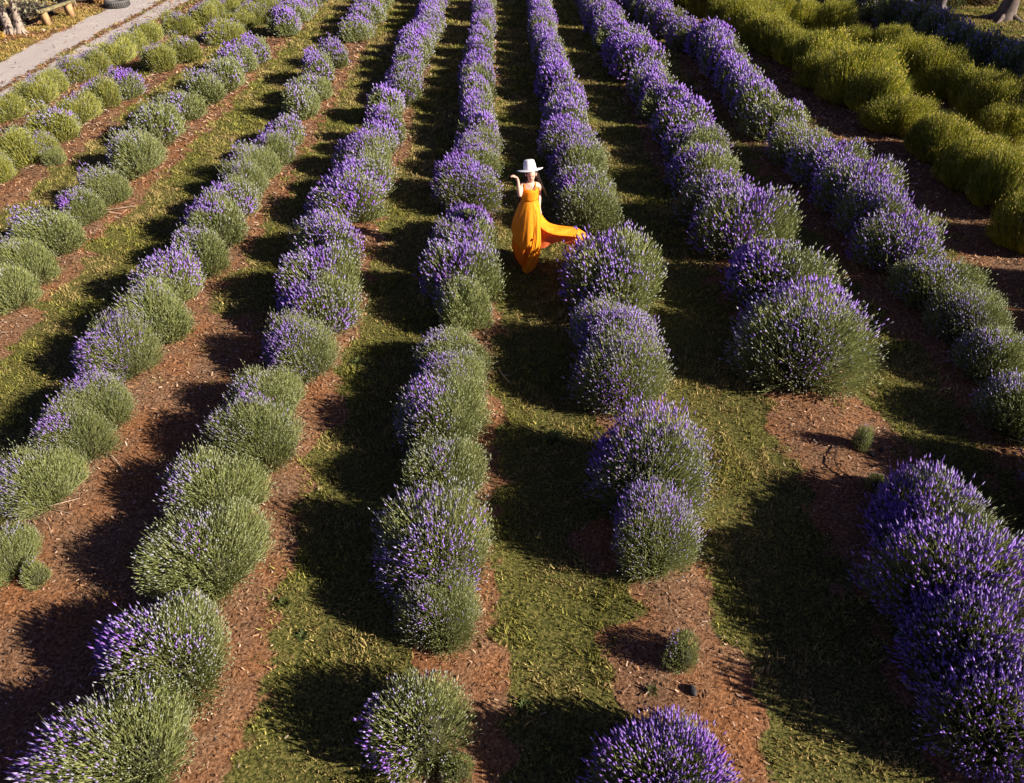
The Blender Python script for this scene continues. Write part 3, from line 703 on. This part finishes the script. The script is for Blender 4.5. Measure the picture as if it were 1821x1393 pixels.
shrub('dark_shrub', 18.6, 30.0, .6, .5, 1800, .05, ((.05, .05, .03), (.16, .10, .05)), 'dark reddish shrub left of the big flared trunk', 34)
shrub('pale_plant', 14.55, 25.3, .38, .5, 700, .05, ((.40, .40, .32), (.60, .60, .50)), 'tall white flowering plant at the end of the shaded purple row', 35, 'plant')
for i, (x, y) in enumerate(((15.1, 24.4), (15.4, 23.4), (15.3, 22.5), (15.2, 21.6))):
    shrub('ground_plant', x, y, .42, .28, 900, .045, ((.10, .16, .09), (.34, .36, .26)), ['silvery green low plant at the lawn edge, nearest the white plant', 'silvery green low plant at the lawn edge, second from the white plant',
          'silvery green low plant at the lawn edge, third from the white plant', 'silvery green low plant at the lawn edge, farthest from the white plant'][i], 40 + i, 'plant', 'low plants along the lawn edge')
shrub('dark_shrub', -16.9, 26.9, .8, .55, 2600, .05, ((.05, .05, .035), (.14, .12, .09)), 'dark low shrub behind the pale tree at the far left', 36)
shrub('dark_shrub', -16.8, 28.7, .8, .5, 2400, .05, ((.05, .045, .04), (.14, .11, .09)), 'dark low shrub behind the bench', 37)

# log, bench, tyre, thin post
g = Geo()
lp = [(-17.3, 31.3, .30), (-16.5, 31.2, .30), (-15.75, 31.15, .28)]
tube(g, lp, [.30, .33, .28], (.11, .09, .085), 14)
o = link('fallen_log', g.mesh('fallen_log', M['bark'], True)); tag(o, 'thick dark grey log lying behind the bench at the top edge', 'log')
def box(g, c, s, col, rz=0, jit=0):
    x, y, z = s[0] / 2, s[1] / 2, s[2] / 2
    V = np.array([[sx * x, sy * y, sz * z] for sx in (-1, 1) for sy in (-1, 1) for sz in (-1, 1)], float)
    if jit: V += rng.normal(size=V.shape) * jit
    cr, sr = math.cos(rz), math.sin(rz)
    V = np.stack([V[:, 0] * cr - V[:, 1] * sr + c[0], V[:, 0] * sr + V[:, 1] * cr + c[1], V[:, 2] + c[2]], 1)
    F_ = [(0, 1, 3, 2), (4, 6, 7, 5), (0, 4, 5, 1), (2, 3, 7, 6), (0, 2, 6, 4), (1, 5, 7, 3)]
    g.add(V, [t for f in F_ for t in ((f[0], f[1], f[2]), (f[0], f[2], f[3]))], np.array(col))
bz = gz(-15.4, 27.7)
bench = empty('rustic_bench', (-15.4, 27.7, bz), R(-7)); tag(bench, 'low rustic bench of a mossy plank on two timber legs by the tree', 'bench')
g = Geo(); box(g, (0, 0, .47), (.30, 1.95, .07), (.20, .17, .09), 0, .008); link('seat', g.mesh('seat', M['bark']), bench)
for yy in (-.68, .70):
    g = Geo(); box(g, (.02, yy, .20), (.26, .12, .46), (.40, .25, .13), 0, .012); link('leg', g.mesh('leg', M['bark']), bench)
# tyre lying flat
def lathe(g, prof, col, k=40):
    n = len(prof); V = []
    for i in range(k):
        a = 6.28318 * i / k
        for (r_, z_) in prof: V.append((r_ * math.cos(a), r_ * math.sin(a), z_))
    T = []
    for i in range(k):
        for j in range(n - 1):
            a0 = i * n + j; b0 = ((i + 1) % k) * n + j
            T += [[a0, b0, b0 + 1], [a0, b0 + 1, a0 + 1]]
    g.add(V, T, np.array(col))
ty = empty('old_tyre', (-14.35, 30.15, gz(-14.35, 30.15))); tag(ty, 'old grey tyre lying flat beside the gravel track', 'tyre')
g = Geo(); lathe(g, [(.24, .06), (.25, .02), (.33, 0), (.40, .02), (.43, .05), (.43, .19), (.40, .225), (.33, .24), (.25, .22), (.24, .18), (.27, .14), (.33, .12), (.27, .10), (.24, .06)], (.10, .095, .095))
link('tyre_wall', g.mesh('tyre_wall', M['bark'], True), ty)
g = Geo()
for i in range(36):
    a = i * 6.28318 / 36
    box(g, (math.cos(a) * .434, math.sin(a) * .434, .12), (.014, .05, .13), (.07, .068, .068), a + .2)
o = link('tread', g.mesh('tread', M['bark']), ty)
g = Geo(); tube(g, [(-16.0, 30.3, 0), (-16.0, 30.3, 1.0)], [.03, .028], (.45, .40, .34), 8)
o = link('thin_post', g.mesh('thin_post', M['bark'])); tag(o, 'thin pale post standing in front of the log', 'post')
# white sprinkler pipe scraps at the yellow-green row
# ------------------------------------------------------------------ the woman
WX, WY = .45, 9.92
woman = empty('person', (WX, WY, gz(WX, WY) + .01))
tag(woman, 'woman in a flowing orange-yellow dress and white brimmed hat walking between two lavender rows', 'person')
M['skin'] = mat_plain('skin', (.72, .43, .33), .5, 5, .05, 0)
M['hat'] = mat_plain('hat_felt', (.80, .79, .80), .85, 60, .03, .1)
M['hair'] = mat_plain('dark_hair', (.018, .010, .008), .45, 25, .4, .3, (1, 1, .15))
M['dress'] = mat_plain('dress_cloth', (.93, .30, .008), .75, 9, .10, .15, (3, 3, .5), (.97, .37, .012), .22)
M['sheer'] = mat_plain('dress_sheer', (.78, .23, .015), .7, 9, .14, .15, (3, 3, .5), None, .35)
M['underside'] = mat_plain('dress_underside', (.85, .20, .06), .7, 9, .10, .15, (3, 3, .5), None, .45)  # shaded underside of the train, glow through the cloth put into a redder colour
M['shoe'] = mat_plain('shoe_leather', (.20, .09, .05), .5, 9, .1, 0)
M['lip'] = mat_plain('lips', (.45, .08, .07), .4, 9, .1, 0)
P_ = {}
J = [('pelvis', (0, .02, .88), (.125, .095), None), ('belly', (0, .01, .98), (.105, .085), 'pelvis'), ('waist', (0, 0, 1.08), (.092, .075), 'belly'), ('chest', (0, -.005, 1.22), (.115, .085), 'waist'),
     ('collar', (.005, 0, 1.335), (.085, .055), 'chest'), ('neck', (.008, -.012, 1.39), (.040, .040), 'collar'), ('jaw', (.015, -.035, 1.445), (.048, .052), 'neck'),
     ('head', (.015, -.03, 1.51), (.070, .082), 'jaw'), ('skull', (.012, -.015, 1.57), (.068, .078), 'head'),
     ('shr', (-.118, 0, 1.335), (.040, .040), 'collar'), ('uar', (-.138, -.09, 1.285), (.038, .038), 'shr'), ('elr', (-.152, -.175, 1.235), (.031, .031), 'uar'), ('far', (-.166, -.19, 1.365), (.030, .028), 'elr'),
     ('wrr', (-.180, -.20, 1.485), (.019, .016), 'far'), ('par', (-.202, -.205, 1.528), (.030, .014), 'wrr'),
     ('shl', (.118, .005, 1.335), (.040, .040), 'collar'), ('ual', (.145, .09, 1.25), (.038, .038), 'shl'), ('ell', (.150, .165, 1.15), (.031, .031), 'ual'), ('fal', (.150, .10, 1.06), (.030, .028), 'ell'),
     ('wrl', (.150, .02, .985), (.019, .017), 'fal'), ('pal', (.150, -.03, .955), (.028, .016), 'wrl'),
     ('hir', (-.075, .01, .80), (.088, .088), 'pelvis'), ('thr', (-.085, -.01, .62), (.072, .072), 'hir'), ('knr', (-.09, -.03, .47), (.052, .054), 'thr'), ('car', (-.09, 0, .33), (.048, .050), 'knr'), ('anr', (-.09, .02, .09), (.028, .032), 'car'),
     ('for', (-.09, -.10, .035), (.034, .022), 'anr'),
     ('hil', (.075, .01, .80), (.088, .088), 'pelvis'), ('thl', (.07, -.05, .62), (.072, .072), 'hil'), ('knl', (.05, -.11, .47), (.052, .054), 'thl'), ('cal', (.035, -.12, .30), (.048, .050), 'knl'), ('anl', (.02, -.13, .09), (.028, .032), 'cal'),
     ('fol', (.015, -.25, .035), (.034, .022), 'anl')]
def finger(tagn, root, base, d1, d2, L, r):
    b = Vector(base); p1 = b + Vector(d1).normalized() * L * .5; p2 = p1 + Vector(d2).normalized() * L * .5
    J.append((tagn + 'a', tuple(b), (r, r), root)); J.append((tagn + 'b', tuple(p1), (r * .92, r * .92), tagn + 'a')); J.append((tagn + 'c', tuple(p2), (r * .75, r * .75), tagn + 'b'))
for i, (dy, L) in enumerate(((-.026, .062), (-.009, .070), (.008, .066), (.024, .052))):
    finger('fr%d' % i, 'par', (-.224, -.205 + dy, 1.545), (-.9, dy * 4, .35), (-.9, dy * 3, -.25), L, .0075)
finger('frt', 'par', (-.192, -.232, 1.535), (-.3, -.8, .5), (-.6, -.4, .5), .048, .0085)
for i, (dx, L) in enumerate(((-.024, .060), (-.008, .068), (.009, .064), (.024, .050))):
    finger('fl%d' % i, 'pal', (.150 + dx, -.055, .940), (dx * 4, -.8, -.5), (dx * 2, -.1, -1), L, .0075)
finger('flt', 'pal', (.120, -.035, .955), (-.7, -.5, -.2), (-.3, -.8, -.4), .048, .0085)
ids = {j[0]: i for i, j in enumerate(J)}
me = bpy.data.meshes.new('body'); me.from_pydata([j[1] for j in J], [(ids[j[3]], i) for i, j in enumerate(J) if j[3]], [])
body = link('body', me, woman)
mod = body.modifiers.new('skin', 'SKIN'); mod.use_smooth_shade = True
if not me.skin_vertices: 
    me.skin_vertices.new() if hasattr(me.skin_vertices, 'new') else None
sv = me.skin_vertices[0].data
for i, j in enumerate(J): sv[i].radius = j[2]; sv[i].use_root = (i == 0)
ms = body.modifiers.new('sub', 'SUBSURF'); ms.levels = 2; ms.render_levels = 2
me.materials.append(M['skin'])
def part(name, g, mt, parent=woman, smooth=True, label=None):
    o = link(name, g.mesh(name, M[mt], smooth), parent)
    if label: o['label'] = label
    return o
def ell(g, c, s, k=12, rows=8):
    V = []; T = []
    for i in range(rows + 1):
        for j in range(k):
            p = math.pi * i / rows; a = 2 * math.pi * j / k
            V.append((c[0] + s[0] * math.sin(p) * math.cos(a), c[1] + s[1] * math.sin(p) * math.sin(a), c[2] + s[2] * math.cos(p)))
    for i in range(rows):
        for j in range(k):
            a0 = i * k + j; a1 = i * k + (j + 1) % k
            T += [[a0, a0 + k, a1 + k], [a0, a1 + k, a1]]
    g.add(V, T, np.array((1., 1., 1.)))
# face
FC = Vector((.016, -.112, 1.49))
g = Geo(); ell(g, (.018, -.118, 1.488), (.010, .014, .019)); part('nose', g, 'skin')
g = Geo(); ell(g, (.018, -.098, 1.452), (.020, .010, .006)); part('mouth', g, 'lip')
for s in (-1, 1):
    g = Geo(); ell(g, (.018 + s * .028, -.105, 1.508), (.012, .008, .006)); part('eye', g, 'hair')
    g = Geo(); ell(g, (.014 + s * .074, -.02, 1.50), (.010, .018, .028)); part('ear', g, 'skin')
# hair: cap and long locks blown to the right
g = Geo(); ell(g, (.012, .012, 1.535), (.086, .092, .085), 18, 10)
q = np.random.default_rng(5)
for i in range(34):
    f = i / 33
    side = -1 if i < 8 else 1
    if side < 0:
        p0 = (-.062, .01 + .05 * q.random(), 1.52); pts = [p0, (-.078, -.01 + .03 * q.random(), 1.43), (-.070 + .03 * q.random(), -.03, 1.34 - .06 * q.random())]
        rr = [.016, .015, .004]
    else:
        a = q.random()
        p0 = (.03 + .05 * a, .06 - .05 * a, 1.55); L = .7 + .5 * q.random()
        pts = [p0, (.095 + .02 * q.random(), .04 + .03 * q.random(), 1.47), (.125 + .03 * q.random(), .06, 1.39 - .02 * L), (.15 + .05 * L, .07 + .05 * q.random(), 1.30 - .05 * L), (.16 + .09 * L, .08 + .06 * q.random(), 1.25 - .12 * L)]
        rr = [.018, .020, .018, .012, .002]
    tube(g, pts, rr, (1, 1, 1), 6)
part('hair', g, 'hair')
# hat
hat = empty('hat', (-.004, -.020, 1.572)); hat.parent = woman
hat.rotation_euler = (R(-17), R(-7), 0); hat['label'] = 'white brimmed hat with a dented tall crown'
g = Geo(); prof = [(.0, .122), (.035, .126), (.060, .140), (.076, .130), (.086, .09), (.098, .012), (.101, .0)]
k = 40; V = []; T = []
for i in range(k):
    a = 2 * math.pi * i / k
    for (r_, z_) in prof:
        zz = z_ - (.028 * math.exp(-(r_ * math.sin(a) / .022) ** 2) * (1 if r_ < .07 else .25) if z_ > .1 else 0)
        V.append((r_ * math.cos(a) * .97, r_ * math.sin(a) * 1.08, zz))
n = len(prof)
for i in range(k):
    for j in range(n - 1):
        a0 = i * n + j; b0 = ((i + 1) % k) * n + j; T += [[a0, b0 + 1, b0], [a0, a0 + 1, b0 + 1]]
g.add(V, T, np.array((1., 1., 1.))); part('crown', g, 'hat', hat)
g = Geo(); prof = [(.098, .006), (.13, .004), (.165, .001), (.190, -.002), (.192, -.006), (.165, -.005), (.13, -.002), (.098, -.001)]
V = []; T = []; n = len(prof)
for i in range(k):
    a = 2 * math.pi * i / k
    for (r_, z_) in prof:
        V.append((r_ * math.cos(a), r_ * math.sin(a) * 1.05, z_ + .010 * math.cos(2 * a) * ((r_ - .09) / .1)))
for i in range(k):
    for j in range(n):
        a0 = i * n + j; a1 = i * n + (j + 1) % n; b0 = ((i + 1) % k) * n + j; b1 = ((i + 1) % k) * n + (j + 1) % n
        T += [[a0, b0, b1], [a0, b1, a1]]
g.add(V, T, np.array((1., 1., 1.))); part('brim', g, 'hat', hat)
# dress
def rings(g, levels, k=96, folds=0, amp=0, seed=0, hem=None, ph=0.0):
    """levels: (z, xl, xr, yf, yb); closed shell with fold relief growing downwards"""
    q = np.random.default_rng(seed); V = []; T = []; n = len(levels)
    fr = [(q.integers(7, 13), q.random() * 6.28, .55), (q.integers(15, 22), q.random() * 6.28, .3), (q.integers(26, 33), q.random() * 6.28, .15)]
    for i, (z, xl, xr, yf, yb) in enumerate(levels):
        t = i / (n - 1)
        for j in range(k):
            a = 2 * math.pi * j / k
            ca, sa = math.cos(a), math.sin(a)
            f = sum(w * math.sin(m_ * (a + .25 * t * math.sin(a * 2)) + p_ ) for m_, p_, w in fr) * amp * t ** .7
            x = (xr if ca > 0 else -xl) * ca * (1 + f); y = (yb if sa > 0 else yf) * sa * (1 + f)
            zz = z
            if hem:
                zt = levels[0][0]; zz = zt - (zt - z) * (zt - hem(a, (-xl if ca < 0 else xr) * ca)) / (zt - levels[-1][0])
            V.append((x, y, zz))
    for i in range(n - 1):
        for j in range(k):
            a0 = i * k + j; a1 = i * k + (j + 1) % k
            T += [[a0, a0 + k, a1 + k], [a0, a1 + k, a1]]
    g.add(V, T, np.array((1., 1., 1.)))
g = Geo()
rings(g, [(1.105, -.100, .100, .082, .080), (1.118, -.122, .122, .105, .100), (1.15, -.128, .128, .112, .100), (1.20, -.124, .128, .108, .095), (1.25, -.128, .130, .122, .092), (1.285, -.120, .122, .114, .088), (1.30, -.108, .110, .096, .082)], 64, 6, .02, 3)
part('bodice', g, 'dress')
for s in (-1, 1):
    g = Geo(); tube(g, [(s * .075, -.098, 1.292), (s * .082, -.055, 1.352), (s * .082, .0, 1.372), (s * .075, .06, 1.34), (s * .065, .085, 1.28)], [.008] * 5, (1, 1, 1), 6); part('shoulder_strap', g, 'dress')
lv = [(1.12, -.105, .105, .085, .085), (1.06, -.125, .120, .11, .10), (.97, -.158, .138, .145, .14), (.86, -.184, .152, .175, .17), (.75, -.204, .160, .20, .20), (.62, -.226, .166, .22, .22), (.50, -.240, .168, .24, .24),
      (.38, -.250, .166, .25, .25), (.28, -.258, .160, .25, .26), (.19, -.250, .150, .24, .26), (.10, -.215, .130, .21, .24), (.06, -.20, .12, .20, .23)]
g = Geo(); rings(g, lv, 120, 9, .085, 11, hem=lambda a, x: .06 + .14 * max(0, -x - .08) / .18)
part('skirt', g, 'sheer', label='sheer darker orange underskirt')
# upper drape of the skirt, front and left, ending in a rounded tip
def ov_hem(a, x):
    return .40 + .9 * max(0, x + .10) ** 1.15 + 1.0 * max(0, -.14 - x) + .2 * (.5 + .5 * math.sin(a))
g = Geo(); rings(g, [(z, a_ * 1.05 - .004, b_ * 1.05 + .004, c_ * 1.08 + .004, d_ * 1.05) for z, a_, b_, c_, d_ in lv[:8]], 120, 9, .07, 12, hem=ov_hem)
part('overskirt', g, 'dress')
def grid(g, F_, nu, nv):
    V = []; T = []
    for i in range(nu + 1):
        for j in range(nv + 1): V.append(F_(i / nu, j / nv))
    for i in range(nu):
        for j in range(nv):
            a0 = i * (nv + 1) + j; T += [[a0, a0 + nv + 1, a0 + nv + 2], [a0, a0 + nv + 2, a0 + 1]]
    g.add(V, T, np.array((1., 1., 1.)))
def poly(P, t):
    P = [Vector(p) for p in P]; n = len(P) - 1; f = min(t * n, n - 1e-6); i = int(f); s = f - i
    p0 = P[max(i - 1, 0)]; p1 = P[i]; p2 = P[i + 1]; p3 = P[min(i + 2, n)]
    return .5 * ((2 * p1) + (-p0 + p2) * s + (2 * p0 - 5 * p1 + 4 * p2 - p3) * s * s + (-p0 + 3 * p1 - 3 * p2 + p3) * s ** 3)
# long front panel falling to the toes
La = [(.05, -.12, 1.02), (.07, -.19, .80), (.055, -.245, .60), (.02, -.275, .42), (-.05, -.285, .22), (-.115, -.275, .09), (-.075, -.27, .03)]
Lb = [(.125, -.10, .98), (.158, -.16, .78), (.172, -.20, .60), (.170, -.22, .42), (.148, -.235, .25), (.095, -.245, .10), (-.01, -.265, .012)]
def fpan(u, v):
    a = poly(La, u); b = poly(Lb, u); p = a.lerp(b, v)
    p.y -= .028 * math.sin(v * math.pi) + .010 * math.sin(v * 14 + u * 3) * u + .004 * math.sin(v * 31)
    return tuple(p)
g = Geo(); grid(g, fpan, 44, 22); part('front_panel', g, 'dress')
# wind-blown train: bright outer band above, red-orange underside below
U = [(.10, .02, 1.00), (.20, .04, .83), (.29, .05, .715), (.42, .06, .665), (.56, .07, .645), (.72, .07, .625), (.82, .05, .575), (.895, .03, .515)]
Fo = [(.12, -.10, .78), (.20, -.12, .690), (.30, -.13, .635), (.42, -.13, .595), (.55, -.11, .565), (.68, -.09, .535), (.79, -.05, .490), (.892, .02, .505)]
Lo = [(.14, .02, .30), (.22, .03, .290), (.33, .04, .335), (.41, .05, .365), (.49, .04, .400), (.58, .02, .365), (.70, .0, .375), (.888, .02, .498)]
def tr1(u, v):
    a = poly(U, u); b = poly(Fo, u); p = a.lerp(b, v)
    p.z += .018 * math.sin(v * math.pi) + .008 * math.sin(v * 9 + u * 7) ; p.y -= .012 * math.sin(u * 23 + v * 4) * math.sin(v * math.pi)
    return tuple(p)
def tr2(u, v):
    a = poly(Fo, u); b = poly(Lo, u); p = a.lerp(b, v)
    p.y += .05 * math.sin(v * math.pi) + .030 * math.sin(u * 17 + v * 2.0) * v * (1 - .6 * v) ; p.x += .008 * math.sin(v * 9)
    return tuple(p)
train = empty('train', (0, 0, 0)); train.parent = woman; train['label'] = 'wind-blown train of the dress'
g = Geo(); grid(g, tr1, 60, 12); part('outer_band', g, 'dress', train)
g = Geo(); grid(g, tr2, 60, 24); part('underside', g, 'underside', train)
# hem flick at the far end of the train
E0 = [(.70, -.07, .50), (.78, -.04, .47), (.888, .02, .500)]; E1 = [(.66, -.10, .40), (.735, -.09, .355), (.83, -.03, .43)]
g = Geo(); grid(g, lambda u, v: tuple(poly(E0, u).lerp(poly(E1, u), v) + Vector((0, -.015 * math.sin(v * 3.14), 0))), 14, 8); part('train_tip', g, 'dress', train)
for x, y in ((-.09, -.03), (.018, -.18)):
    g = Geo(); ell(g, (x, y, .028), (.040, .105, .028)); part('shoe', g, 'shoe')
